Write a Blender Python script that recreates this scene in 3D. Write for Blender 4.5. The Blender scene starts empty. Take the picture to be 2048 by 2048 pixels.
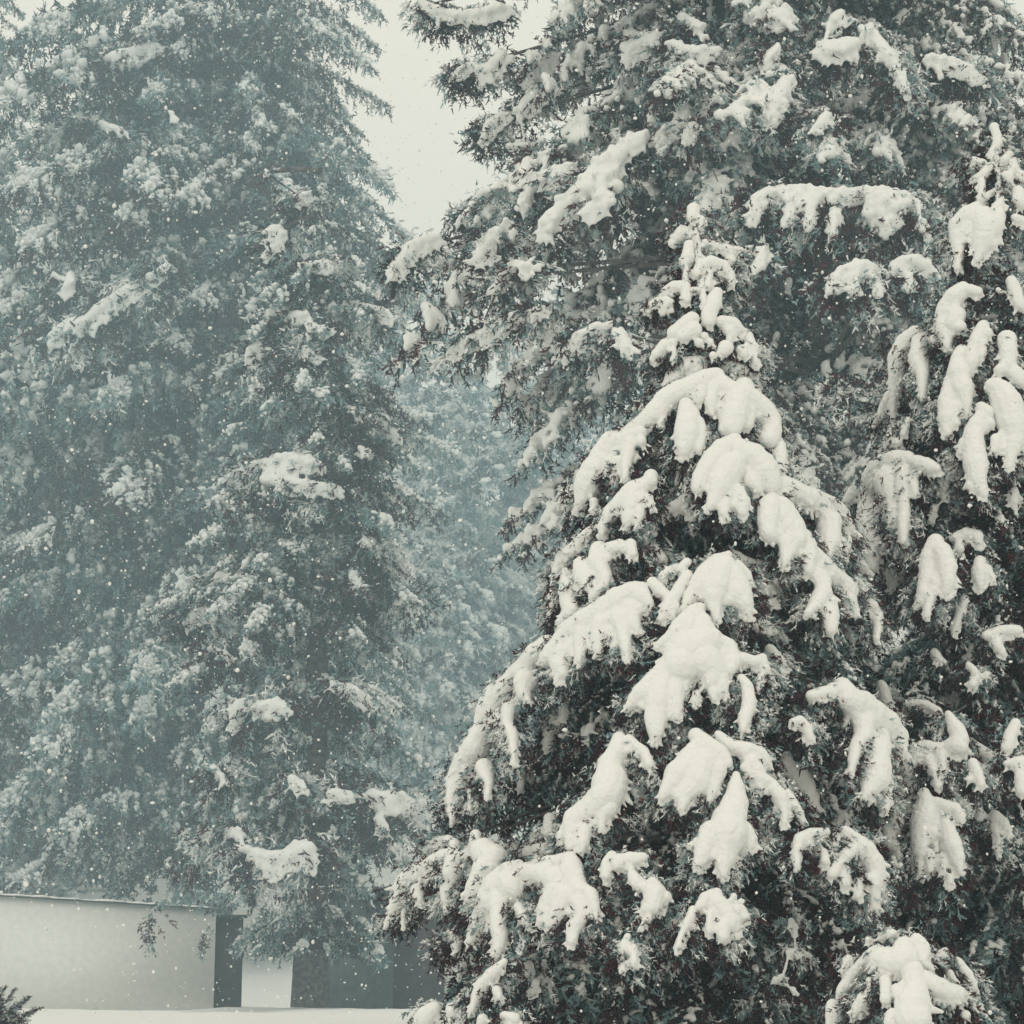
import bpy, math, random
import numpy as np
from mathutils import Vector, Matrix, Euler

# ------------------------------------------------------------------ camera, world, sun, exposure
SC = bpy.context.scene
C = SC.collection
TILT = math.atan(0.2188)
W = 0.46                                  # picture width per metre of distance
CAM = Vector((0, 0, 1.6))
cd = bpy.data.cameras.new('camera')
cam = bpy.data.objects.new('camera', cd)
C.objects.link(cam)
cam.location = CAM
cam.rotation_euler = (math.radians(90) + TILT, 0, 0)
cd.sensor_width = 36
cd.lens = 36 / W
cd.clip_end = 1500
SC.camera = cam

wd = bpy.data.worlds.new('World')
SC.world = wd
wd.use_nodes = True
nt = wd.node_tree
nt.nodes.clear()
wo = nt.nodes.new('ShaderNodeOutputWorld')
bg = nt.nodes.new('ShaderNodeBackground')
sky = nt.nodes.new('ShaderNodeTexSky')
sky.sky_type = 'NISHITA'
sky.sun_disc = False
sky.sun_elevation = math.radians(48)
sky.sun_rotation = math.radians(200)
bg.inputs['Strength'].default_value = 0.10
ovc = nt.nodes.new('ShaderNodeMix')       # thick snow cloud over the clear sky
ovc.data_type = 'RGBA'
ovc.inputs['Factor'].default_value = 0.93
ovc.inputs['B'].default_value = (11.1, 9.9, 8.15, 1)
nt.links.new(sky.outputs['Color'], ovc.inputs['A'])
nt.links.new(ovc.outputs['Result'], bg.inputs['Color'])
nt.links.new(bg.outputs['Background'], wo.inputs['Surface'])

sd = bpy.data.lights.new('sun', 'SUN')
sd.energy = 0.65
sd.angle = math.radians(25)
sd.color = (1.0, 0.95, 0.87)
sun = bpy.data.objects.new('sun', sd)
C.objects.link(sun)
sun.rotation_euler = (math.radians(42), 0, math.radians(-20))
sun.location = (0, -5, 40)

SC.view_settings.view_transform = 'Standard'
SC.view_settings.look = 'None'
SC.view_settings.gamma = 1
SC.view_settings.use_curve_mapping = False
SC.view_settings.exposure = 0.0
SC.cycles.volume_bounces = 1
SC.cycles.max_bounces = 6
SC.cycles.use_denoising = True

rng = np.random.default_rng(7)
random.seed(7)

# ------------------------------------------------------------------ materials
def mat(name, col, rough=0.8, var=None, scale=6.0, bump=0.0, bscale=60.0, spec=0.2):
    m = bpy.data.materials.new(name)
    m.use_nodes = True
    n = m.node_tree.nodes
    l = m.node_tree.links
    b = n['Principled BSDF']
    b.inputs['Base Color'].default_value = (*col, 1)
    b.inputs['Roughness'].default_value = rough
    b.inputs['Specular IOR Level'].default_value = spec
    if var is not None:
        tc = n.new('ShaderNodeTexCoord')
        no = n.new('ShaderNodeTexNoise')
        no.inputs['Scale'].default_value = scale
        no.inputs['Detail'].default_value = 4
        l.new(tc.outputs['Object'], no.inputs['Vector'])
        mx = n.new('ShaderNodeMix')
        mx.data_type = 'RGBA'
        mx.inputs['A'].default_value = (*col, 1)
        mx.inputs['B'].default_value = (*var, 1)
        mr = n.new('ShaderNodeMapRange')
        mr.inputs['From Min'].default_value = 0.35
        mr.inputs['From Max'].default_value = 0.65
        l.new(no.outputs['Fac'], mr.inputs['Value'])
        l.new(mr.outputs['Result'], mx.inputs['Factor'])
        l.new(mx.outputs['Result'], b.inputs['Base Color'])
    if bump:
        tc = n.new('ShaderNodeTexCoord')
        no = n.new('ShaderNodeTexNoise')
        no.inputs['Scale'].default_value = bscale
        no.inputs['Detail'].default_value = 5
        l.new(tc.outputs['Object'], no.inputs['Vector'])
        bp = n.new('ShaderNodeBump')
        bp.inputs['Strength'].default_value = bump
        bp.inputs['Distance'].default_value = 0.02
        l.new(no.outputs['Fac'], bp.inputs['Height'])
        l.new(bp.outputs['Normal'], b.inputs['Normal'])
    return m

M_SNOW = mat('snow', (0.84, 0.84, 0.82), 0.7, bump=0.45, bscale=55)
M_SNOWFAR = mat('snow_clumps', (0.80, 0.81, 0.80), 0.8)
M_DARK = mat('needles_dark', (0.090, 0.025, 0.033), 0.85, var=(0.052, 0.022, 0.027), scale=3, spec=0.1)  # red-brown of the shadows inside the trees, put into the needle colour
M_NEED = mat('needles_green', (0.055, 0.080, 0.082), 0.8, var=(0.035, 0.038, 0.042), scale=3, spec=0.1)
M_FROST = mat('needles_frosted', (0.32, 0.45, 0.47), 0.8, var=(0.13, 0.20, 0.21), scale=9)
M_BARK = mat('bark', (0.16, 0.14, 0.135), 0.9, var=(0.045, 0.036, 0.036), scale=9, bump=0.6, bscale=30)
M_PALE = mat('pale_painted_wall', (0.88, 0.87, 0.83), 0.85, var=(0.80, 0.80, 0.78), scale=6, bump=0.1, bscale=12)
M_WOOD = mat('dark_timber', (0.085, 0.060, 0.062), 0.8, var=(0.055, 0.042, 0.045), scale=5, bump=0.3, bscale=25)
M_WOODG = mat('grey_timber', (0.15, 0.18, 0.18), 0.85, var=(0.11, 0.135, 0.135), scale=4, bump=0.3, bscale=25)
M_EDGE = mat('dark_roof_edge', (0.06, 0.07, 0.075), 0.6)

# ------------------------------------------------------------------ helpers
FWD = Vector((0, math.cos(TILT), math.sin(TILT)))
UPV = Vector((0, -math.sin(TILT), math.cos(TILT)))
def at(px, py, d):
    """point on the plane y = d seen at photograph pixel px, py (2048 wide)"""
    u = (px - 1024) / 2048 * W
    v = (1024 - py) / 2048 * W
    r = FWD + Vector((1, 0, 0)) * u + UPV * v
    return CAM + r * (d / r.y)
def py_of(z, d):
    """photograph row of height z at distance d"""
    a = math.atan2(z - CAM.z, d) - TILT
    return 1024 - math.tan(a) / W * 2048

def mesh(name, V, F, mats, idx=None, smooth=False):
    me = bpy.data.meshes.new(name)
    V = np.asarray(V, dtype=np.float32)
    F = np.asarray(F, dtype=np.int32)
    nf, k = F.shape
    me.vertices.add(len(V))
    me.vertices.foreach_set('co', V.ravel())
    me.loops.add(nf * k)
    me.loops.foreach_set('vertex_index', F.ravel())
    me.polygons.add(nf)
    me.polygons.foreach_set('loop_start', np.arange(0, nf * k, k, dtype=np.int32))
    me.polygons.foreach_set('loop_total', np.full(nf, k, dtype=np.int32))
    for m in mats:
        me.materials.append(m)
    if idx is not None:
        me.polygons.foreach_set('material_index', np.asarray(idx, dtype=np.int32))
    if smooth:
        me.polygons.foreach_set('use_smooth', np.ones(nf, dtype=bool))
    me.update()
    return me
def obj(name, me, parent=None, loc=None):
    o = bpy.data.objects.new(name, me)
    C.objects.link(o)
    if parent is not None:
        o.parent = parent
    if loc is not None:
        o.location = loc
    return o
def thing(name, label, cat, loc, group=None):
    o = bpy.data.objects.new(name, None)
    o.empty_display_size = 0.2
    C.objects.link(o)
    o.location = loc
    o['label'] = label
    o['category'] = cat
    if group:
        o['group'] = group
    return o

def unit(a):
    return a / np.maximum(np.linalg.norm(a, axis=-1, keepdims=True), 1e-9)
def clump(P, size, seed=0.0):
    """smooth 3-d field, roughly -1..1, that makes snow and frost lie in patches"""
    q = P / size
    x, y, z = q[..., 0] + seed, q[..., 1] + 1.7 * seed, q[..., 2] + 2.3 * seed
    return (np.sin(x * 2.1 + 1.3 * np.sin(z * 1.7)) + np.sin(y * 2.3 + 1.1 * np.sin(x * 1.9)) + np.sin(z * 2.7 + 1.2 * np.sin(y * 1.5)) + 0.8 * np.sin(x * 5.1 + y * 4.3) * np.sin(z * 5.7 + x * 3.1)) / 2.6
def needles(P, D, L, k, nl, nw, frost, rng, csize=None, snow=0.0):
    """k needle tufts along each twig; returns verts, faces, slot"""
    n = len(P)
    t = rng.random((n, k))
    base = P[:, None] + D[:, None] * (L[:, None] * t)[..., None]
    nd = unit(D[:, None] * 0.75 + rng.normal(size=(n, k, 3)) * 0.50)
    ln = nl * rng.uniform(0.6, 1.3, (n, k, 1))
    side = unit(np.cross(nd, rng.normal(size=(n, k, 3)))) * nw * rng.uniform(0.35, 0.7, (n, k, 1))
    V = np.stack([base - side, base + side, base + nd * ln + side * 0.3, base + nd * ln - side * 0.3], axis=2).reshape(-1, 3)
    F = np.arange(len(V)).reshape(-1, 4)
    if csize:
        c = clump(P, csize) * 0.5 + 0.5 + rng.normal(size=n) * 0.16
        o = np.argsort(np.argsort(-c)) / n            # rank, so the shares hold
        s = np.where(o < snow, 3, np.where(o < snow + frost, 2, np.where(rng.random(n) < 0.32, 1, 0)))
    else:
        s = np.where(rng.random(n) < frost, 2, np.where(rng.random(n) < 0.32, 1, 0))
    s = np.repeat(s, k)
    return V, F, s

ICO = None
def ico(sub):
    import bmesh
    bm = bmesh.new()
    bmesh.ops.create_icosphere(bm, subdivisions=sub, radius=1)
    V = np.array([v.co[:] for v in bm.verts])
    F = np.array([[v.index for v in f.verts] for f in bm.faces])
    bm.free()
    return V, F
ICO1, ICO2 = ico(1), ico(2)
def blobs(P, R, shape=ICO1, flat=None, jag=0.0, rng=rng):
    """many small spheres as one array"""
    V0, F0 = shape
    P = np.asarray(P)
    R = np.asarray(R)
    R3 = np.repeat(R[:, None], 3, 1)
    if flat is not None:
        R3 = R3 * np.asarray(flat)
    V = V0[None] * R3[:, None, :]
    if jag:
        V = V * (1 + rng.uniform(-jag, jag, (len(P), len(V0), 1)))
    V = V + P[:, None, :]
    F = F0[None] + (np.arange(len(P)) * len(V0))[:, None, None]
    return V.reshape(-1, 3), F.reshape(-1, F0.shape[1])

def fuse(name, P, R, voxel, mats, smooth_it=2, flat=None, lump=0.0):
    """spheres grown together into one smooth body of snow"""
    P, R = np.asarray(P), np.asarray(R)
    sm = R < 3.2 * voxel
    V, F = blobs(P[~sm], R[~sm], ICO2, flat)
    Vs, Fs = blobs(P[sm], R[sm] * 1.1, ICO1, flat)
    F = np.concatenate([F, Fs + len(V)]); V = np.concatenate([V, Vs])
    me = mesh('tmp', V, F, [])
    o = bpy.data.objects.new('tmp', me)
    C.objects.link(o)
    m = o.modifiers.new('r', 'REMESH')
    m.mode = 'VOXEL'
    m.voxel_size = voxel
    if smooth_it:
        s = o.modifiers.new('s', 'SMOOTH')
        s.iterations = smooth_it
        s.factor = 0.5
    dg = bpy.context.evaluated_depsgraph_get()
    out = bpy.data.meshes.new_from_object(o.evaluated_get(dg))
    bpy.data.objects.remove(o)
    bpy.data.meshes.remove(me)
    out.name = name
    n = len(out.vertices)
    if lump and n:
        co = np.empty(n * 3, dtype=np.float32)
        out.vertices.foreach_get('co', co)
        co = co.reshape(-1, 3)
        f = 1 / voxel * 0.30
        x, y, z = co[:, 0], co[:, 1], co[:, 2]
        a = np.sin(x * f + 1.7 * np.sin(z * f * 0.5)) + np.sin(z * f * 0.9 + 2 * np.sin(y * f * 0.8)) + np.sin(y * f * 1.1 + x * f * 0.6)
        f2 = f * 0.33
        a = a + 1.6 * np.sin(x * f2 * 1.6 + 1.3 * np.sin(z * f2 * 0.5) + 2) * np.sin(y * f2 * 1.2 + 1 + z * f2 * 0.4)
        nr = np.empty(n * 3, dtype=np.float32)
        out.vertices.foreach_get('normal', nr)
        co += nr.reshape(-1, 3) * (a * lump)[:, None]
        out.vertices.foreach_set('co', co.ravel())
    out.materials.clear()
    for mm in mats:
        out.materials.append(mm)
    out.polygons.foreach_set('use_smooth', np.ones(len(out.polygons), dtype=bool))
    out.update()
    return out

# ------------------------------------------------------------------ one bough of a conifer (x outwards, length 1..)
def bough(name, L, seed, nl, nw, lat_gap, twig_len, k, frost, snow_r, load, arch=0.10, width=0.36, voxel=0.03, mode='fuse', hang=0.55, snowy=0.0):
    g = np.random.default_rng(seed)
    ns = max(4, int(L / lat_gap))
    s = np.linspace(0.04, 1.0, ns)
    def spine(s):
        return np.stack([L * s, 0.05 * L * np.sin(s * 5 + seed), arch * L * np.sin(np.pi * s) ** 0.9], -1)
    TP, TD, TL, SP, SR = [], [], [], [], []
    for si in s:
        for sg in (-1, 1):
            p0 = spine(np.array(si))
            ll = L * width * (0.35 + 0.65 * (1 - abs(si - 0.35) / 0.65)) * (1.15 - 0.75 * si) * g.uniform(0.6, 1.15)
            a = math.radians(g.uniform(30, 65)) * (1 - 0.35 * si)
            d0 = np.array([math.cos(a), sg * math.sin(a), g.uniform(-0.15, 0.1)])
            m = max(2, int(ll / (lat_gap * 0.8)))
            t = np.linspace(0.0, 1.0, m)
            pts = p0 + d0 * (ll * t)[:, None]
            pts[:, 2] -= hang * ll * t ** 1.7
            tang = np.gradient(pts, axis=0) if m > 2 else np.repeat((pts[1] - pts[0])[None], 2, 0)
            tang = unit(tang)
            for j in range(2):
                off = g.normal(size=(m, 3)) * 0.36
                dd = unit(tang + off + np.array([0, 0, -0.35]))
                TP.append(pts); TD.append(dd); TL.append(twig_len * g.uniform(0.5, 1.3, m))
            if g.random() < load:
                q = (t > 0.1) & (g.random(m) < 0.8)
                rr = snow_r * g.uniform(0.55, 1.2) * (1 - 0.4 * t[q])
                pp = pts[q] + np.array([0, 0, 0.45 * snow_r])
                SP.append(pp); SR.append(rr)
    ps = spine(np.linspace(0.1, 1, ns * 2))
    TP.append(ps); TD.append(unit(g.normal(size=ps.shape) + np.array([0.6, 0, -0.4]))); TL.append(np.full(len(ps), twig_len))
    if load > 0.3:
        q = np.sin(np.arange(len(ps)) * 0.55 + seed) + g.normal(size=len(ps)) * 0.5 > -0.5
        SP.append(ps[q] + g.normal(size=(q.sum(), 3)) * snow_r * 0.5); SR.append(snow_r * g.uniform(0.4, 1.15, q.sum()))
    TP, TD, TL = np.concatenate(TP), np.concatenate(TD), np.concatenate(TL)
    V, F, sl = needles(TP, TD, TL, k, nl, nw, frost, g, csize=twig_len * 1.3, snow=snowy)
    fo = mesh(name, V, F, [M_DARK, M_NEED, M_FROST, M_SNOWFAR], sl)
    # feathered snow carried on the clumped twigs
    c = clump(TP, twig_len * 1.3) + g.normal(size=len(TP)) * 0.25
    q = c > np.quantile(c, 1 - 0.30 * load)
    A, D_, L_ = TP[q], TD[q], TL[q]
    FP, FR = [], []
    for t_, f_ in ((0.0, 0.62), (0.3, 0.55), (0.6, 0.42), (0.9, 0.28)):
        FP.append(A + D_ * (L_ * t_)[:, None] + np.array([0, 0, 0.2 * snow_r])); FR.append(snow_r * f_ * g.uniform(0.7, 1.2, len(A)))
    FP, FR = np.concatenate(FP), np.concatenate(FR)
    if mode == 'fuse':
        SP, SR = np.concatenate(SP + [FP]), np.concatenate(SR + [FR])
        sn = fuse(name + '_snow', SP + g.normal(size=SP.shape) * snow_r * 0.18, np.maximum(SR, voxel * 0.9), voxel, [M_SNOW], 1, lump=voxel * 0.15)
    else:
        V0, F0 = ICO1
        w = g.random(len(FP)) < 0.8
        Vb, Fb = blobs(FP[w] + g.normal(size=(w.sum(), 3)) * snow_r * 0.3, FR[w] * g.uniform(0.8, 1.5, w.sum()), ICO1, g.uniform(0.5, 1.5, (w.sum(), 3)), 0.45, g)
        sn = mesh(name + '_snow', Vb, Fb, [M_SNOWFAR], smooth=True)
    return (fo, sn, L)

def trunk_mesh(r0, r1, h, n=14, m=24, lean=0.0, seed=0):
    g = np.random.default_rng(seed)
    V, F = [], []
    for i in range(m):
        t = i / (m - 1)
        r = (r0 + (r1 - r0) * t) * (1 + 0.10 * max(0.0, 1 - t * 14))
        cx = lean * math.sin(t * 4 + seed)
        for j in range(n):
            a = 2 * math.pi * j / n
            rr = r * (1 + 0.10 * g.uniform(-1, 1))
            V.append((cx + rr * math.cos(a), rr * math.sin(a), h * t))
    for i in range(m - 1):
        for j in range(n):
            a, b = i * n + j, i * n + (j + 1) % n
            F.append((a, b, b + n, a + n))
    return mesh('trunk', V, F, [M_BARK], smooth=True)

def ground_z(x, y):
    z = 1.32 * np.clip((y - 8) / 30, 0, 1) ** 1.3
    z = z + 26 * np.clip((y - 75) / 120, 0, 1.5) ** 1.3
    return z + 0.05 * np.sin(x * 0.7 + y * 0.3) * np.clip(y / 20, 0, 1) + 0.025 * np.sin(x * 2.3 + 1.5 * np.sin(y * 0.9)) * np.clip(y / 20, 0, 1)

def conifer(name, label, d, axis, prof, n, protos, slope, seed, r_trunk=0.16, group=None, front=0.85, top_py=None, trunk_top=None, skip=None, snowless=0.0, cat='tree', ragged=0.09, tier=0.0, over=1.06):
    """prof: rows (py, left px, right px) of the crown outline in the photograph, given at the tree's own distance"""
    g = random.Random(seed)
    base = at(axis, 1500, d)
    gx, gy = base.x, d
    gz = float(ground_z(np.array(gx), np.array(gy)))
    t = thing(name, label, cat, (gx, gy, gz), group)
    zs = [at(axis, p[0], d).z for p in prof]
    Ls = [gx - at(p[1], p[0], d).x for p in prof]
    Rs = [at(p[2], p[0], d).x - gx for p in prof]
    ztop, zbot = max(zs), min(zs)
    o = sorted(range(len(zs)), key=lambda i: zs[i])
    zz = [zs[i] for i in o]; ll = [Ls[i] for i in o]; rr = [Rs[i] for i in o]
    obj('trunk', trunk_mesh(r_trunk, 0.02, (ztop - gz) * 0.975, seed=seed, lean=0.03), t)
    # rows weighted by radius
    wts = []
    grid = np.linspace(zbot, ztop, 80)
    for z in grid:
        wts.append(max(0.25, (np.interp(z, zz, ll) + np.interp(z, zz, rr)) / 2) ** 0.75)
    cum = np.cumsum(wts); cum /= cum[-1]
    phi = g.random() * 6.28
    skz = [(at(axis, a, d).z, at(axis, b_, d).z, w) for a, b_, w in (skip or [])]
    for i in range(n):
        q = (i + g.random()) / n
        z = float(np.interp(q, cum, grid))
        if tier:
            z -= tier / 6.2832 * 0.85 * math.sin(6.2832 * z / tier)
        phi += 2.39996 + g.uniform(-0.3, 0.3)
        c = math.cos(phi)
        s_ = math.sin(phi)
        if any(b_ < z < a and abs((phi + math.pi / 2 + math.pi) % (2 * math.pi) - math.pi) < w for a, b_, w in skz):
            continue
        R = float(np.interp(z, zz, rr)) if c > 0 else float(np.interp(z, zz, ll))
        mn = (float(np.interp(z, zz, rr)) + float(np.interp(z, zz, ll))) / 2
        R = R * c * c + mn * s_ * s_ * (front if s_ < 0 else 1.0)
        R *= 1 + ragged * math.sin(z * 1.9 / max(0.4, d / 40) + 2.1 * math.sin(phi * 1.5 + z * 0.6 + seed)) + ragged * 0.6 * math.sin(z * 5.3 / max(0.4, d / 40) + phi * 3)
        R *= g.uniform(over - 0.24, over) if g.random() < 0.78 else g.uniform(0.4, 0.8)
        if R < 0.06:
            continue
        sl = slope * g.uniform(0.6, 1.35)
        za = min(z + R * sl, ztop - 0.02)
        tilt = math.atan2(za - z, R)
        length = math.hypot(R, za - z)
        cls = min(range(len(protos)), key=lambda a: abs(math.log(protos[a][0][2] / length)))
        fo, sn, L0 = g.choice(protos[cls])
        b = obj('bough', fo, t)
        b.location = (0, 0, za - gz)
        b.rotation_euler = Euler((g.uniform(-0.25, 0.25), tilt, phi), 'XYZ')
        sc = length / L0
        b.scale = (sc, sc * g.uniform(0.85, 1.15), sc * g.uniform(0.85, 1.1))
        if sn is not None and g.random() >= snowless:
            obj('snow_load', sn, b)['kind'] = 'stuff'
    return t

# ------------------------------------------------------------------ traced snow-laden boughs
TILES = {'T1': (1100, 380, .2588), 'T2': (1100, 860, .2588), 'T3': (850, 1200, .2588), 'T4': (1250, 1180, .2588),
         'T5': (740, 1550, .2588), 'T6': (1550, 1340, .2588), 'T7': (1620, 230, .2215), 'T8': (1548, 640, .2588),
         'U': (1548, 1000, .2588), 'T9': (1200, 1620, .2329), 'V': (1600, 1780, .2319), 'R1': (0, 0, .53), 'R2': (1024, 0, .53),
         'R3': (0, 1024, .53), 'S': (0, 0, 1.0)}

def laden(tree, spec, d, axis, apex, slope, detail, seed=0, k_front=0.97, drip=1.0, fringe=1.0, fat=1.17, rough=0.03, grain=0):
    """spec lines: tile [~] stroke ; stroke ...  each stroke x,y,r,...   '~' marks a bough set deeper in the tree"""
    g = np.random.default_rng(seed)
    mpp = W * d / 2048
    tl = np.array(tree.location)
    for line in spec.strip().splitlines():
        line = line.strip()
        if not line:
            continue
        head, body = line.split(' ', 1)
        deep = head.endswith('~')
        ox, oy, s = TILES[head.rstrip('~')]
        P, R, SD, starts = [], [], [], []
        for st in body.split(';'):
            v = [float(x) for x in st.split(',')]
            starts.append(len(P))
            pts = [(ox + v[i] * s, oy + v[i + 1] * s, v[i + 2] * s) for i in range(0, len(v), 3)]
            if len(pts) == 1:
                pts.append((pts[0][0] + 1, pts[0][1] + 1, pts[0][2] * 0.9))
            for a, b in zip(pts[:-1], pts[1:]):
                ln = math.hypot(b[0] - a[0], b[1] - a[1])
                n = max(1, int(ln / max(1.6, min(a[2], b[2]) * 0.24)))
                for i in range(n + 1):
                    t = i / n
                    px = a[0] + (b[0] - a[0]) * t
                    py = a[1] + (b[1] - a[1]) * t
                    r = a[2] + (b[2] - a[2]) * t
                    P.append((px, py)); R.append(r); SD.append(((b[0] - a[0]) / (ln + 1e-6), (b[1] - a[1]) / (ln + 1e-6)))
        P = np.array(P); R = np.array(R); SD = np.array(SD)
        # place on the cone of the crown
        def place(px, py):
            dx = (px - axis) * mpp
            Rr = max(0.05, slope * (py - apex) * mpp + 0.1) * (0.72 if deep else k_front)
            y = d - math.sqrt(max(0.0, Rr * Rr - dx * dx))
            return at(px, py, y)
        X = np.array([place(a, b)[:] for a, b in P])
        mp = W * X[:, 1] / 2048
        Rm = R * mp * fat
        X2, R2 = [X + g.normal(size=X.shape) * (Rm * rough)[:, None]], [Rm * (1.0 + 0.13 * clump(X, 7 * R.mean() * mpp) + g.uniform(-rough, rough, len(Rm)) * 0.5)]
        if grain:                                   # broken, crumbly cover instead of one smooth pad
            X2, R2 = [], []
            for _ in range(grain):
                of = unit(g.normal(size=X.shape)) * (Rm * g.uniform(0.2, 0.95, len(Rm)))[:, None]
                X2.append(X + of * np.array([1.1, 0.8, 0.8])); R2.append(Rm * g.uniform(0.22, 0.5, len(Rm)))
        # frayed edge: snow on the twig ends that hang out of the pad
        nd = int(len(X) * 3.2 * drip)
        if nd:
            q = g.integers(0, len(X), nd)
            dv = np.stack([SD[q, 0] * 0.55 + g.normal(size=nd) * 0.55, np.zeros(nd), -SD[q, 1] * 0.3 - 0.75 + g.normal(size=nd) * 0.3], -1)
            dv = unit(dv)
            reach = Rm[q] * g.uniform(0.95, 1.5, nd) + detail * g.uniform(0, 4.0, nd)
            rr = np.clip(Rm[q] * g.uniform(0.08, 0.20, nd), 0.9 * detail, 0.026)
            for kx, (t_, f_) in enumerate(((0.62, 1.5), (0.75, 1.25), (0.88, 1.0), (1.0, 0.75))):
                Dp = X[q] + dv * (reach * t_)[:, None]
                Dp[:, 1] -= Rm[q] * 0.1
                X2.append(Dp); R2.append(rr * f_)
        # snowy twigs that tie the strokes together
        for a0, a1 in zip(starts[1:], starts[2:] + [len(X)]):
            A, Bq = X[a0:a1], X[:a0]
            dd = np.linalg.norm(A[:, None] - Bq[None], axis=2)
            ia, ib = np.unravel_index(np.argmin(dd), dd.shape)
            if dd[ia, ib] > 24 * detail:
                continue
            m = max(2, int(dd[ia, ib] / (detail * 1.2)))
            tt = np.linspace(0, 1, m)[:, None]
            L_ = A[ia] * (1 - tt) + Bq[ib] * tt
            L_[:, 2] -= np.sin(tt[:, 0] * math.pi) * dd[ia, ib] * 0.12
            X2.append(L_); R2.append(np.full(m, detail * 1.5))
        # sheets of snow between neighbouring strokes
        npair = len(X) * 6
        qa, qb = g.integers(0, len(X), npair), g.integers(0, len(X), npair)
        dd = np.linalg.norm(X[qa] - X[qb], axis=1)
        ok = (dd < 1.45 * (Rm[qa] + Rm[qb])) & (dd > 0.5 * Rm[qa])
        qa, qb = qa[ok][:len(X) * 2], qb[ok][:len(X) * 2]
        tt = g.uniform(0.25, 0.75, len(qa))[:, None]
        X2.append(X[qa] * tt + X[qb] * (1 - tt)); R2.append(np.minimum(Rm[qa], Rm[qb]) * g.uniform(0.55, 0.85, len(qa)))
        X2 = np.concatenate(X2); R2 = np.maximum(np.concatenate(R2), detail * 0.85)
        ct = X.mean(0)
        sn = fuse('snow_load', X2 - ct, R2, detail, [M_SNOW], 3, lump=detail * 0.16)
        # foliage: twigs that carry the snow
        n = int(len(X) * 6.5 * fringe)
        q = g.integers(0, len(X), n)
        sdv = np.zeros((n, 3)); sdv[:, 0] = SD[q, 0]; sdv[:, 2] = -SD[q, 1]
        D = unit(sdv * 0.5 + g.normal(size=(n, 3)) * 0.6 + np.array([0, 0.1, -0.75]))
        B = X[q] + np.stack([g.normal(size=n) * Rm[q] * 0.45, Rm[q] * g.uniform(0.3, 1.3, n), -Rm[q] * g.uniform(0.1, 0.7, n)], -1)
        Lt = Rm[q] * g.uniform(0.35, 1.0, n) + 0.02 * detail / 0.01
        n2 = int(len(X) * 6.5 * fringe)
        q = g.integers(0, len(X), n2)
        th = g.uniform(0, 2 * math.pi, n2)
        rad = Rm[q] * g.uniform(0.7, 1.4, n2) + detail * g.uniform(0, 9.5, n2)
        off = np.stack([np.sin(th) * rad, Rm[q] * g.uniform(0.2, 1.2, n2) + detail * 2, -np.cos(th) * rad * np.where(np.cos(th) < 0, 0.7, 1.2)], -1)
        D2 = unit(off * np.array([1, 0, 0.6]) / rad[:, None] * 0.6 + g.normal(size=(n2, 3)) * 0.30 + np.array([0, -0.1, -0.7]))
        V, F, sl = needles(B - ct, D, Lt, 7, detail * 3.8, detail * 1.2, 0.30, g)
        V2, F2, sl2 = needles(X[q] + off - ct, D2, g.uniform(4, 12, n2) * detail, 9, detail * 3.2, detail * 1.0, 0.22, g, csize=detail * 12, snow=0.32)
        V, F, sl = np.concatenate([V, V2]), np.concatenate([F, F2 + len(V)]), np.concatenate([sl, sl2])
        fo = mesh('bough', V, F, [M_DARK, M_NEED, M_FROST, M_SNOWFAR], sl)
        # limb from the trunk
        b = obj('bough', fo, tree, ct - tl)
        obj('snow_load', sn, b)
        ax = at(axis, 1000, d).x
        top = X[np.argmax(X[:, 2])]
        tip = ct
        root = np.array([ax, d, min(top[2] + 0.25 * abs(top[0] - ax) + 0.1, at(axis, apex, d).z - 0.1)])
        pts = [root, (root + top) / 2 + np.array([0, 0, 0.03]), top + np.array([0, Rm.mean() * 0.6, -Rm.mean() * 0.5]), ct + np.array([0, Rm.mean() * 0.7, 0])]
        Vl, Fl = [], []
        for i, p in enumerate(pts):
            r = (0.022, 0.016, 0.010, 0.005)[i] * (detail / 0.01)
            for j in range(5):
                a = 2 * math.pi * j / 5
                Vl.append((p[0] - ct[0] + r * math.cos(a) * 0.7, p[1] - ct[1] + r * math.cos(a) * 0.7, p[2] - ct[2] + r * math.sin(a)))
        for i in range(3):
            for j in range(5):
                a, c_ = i * 5 + j, i * 5 + (j + 1) % 5
                Fl.append((a, c_, c_ + 5, a + 5))
        obj('limb', mesh('limb', Vl, Fl, [M_BARK], smooth=True), b)

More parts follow.
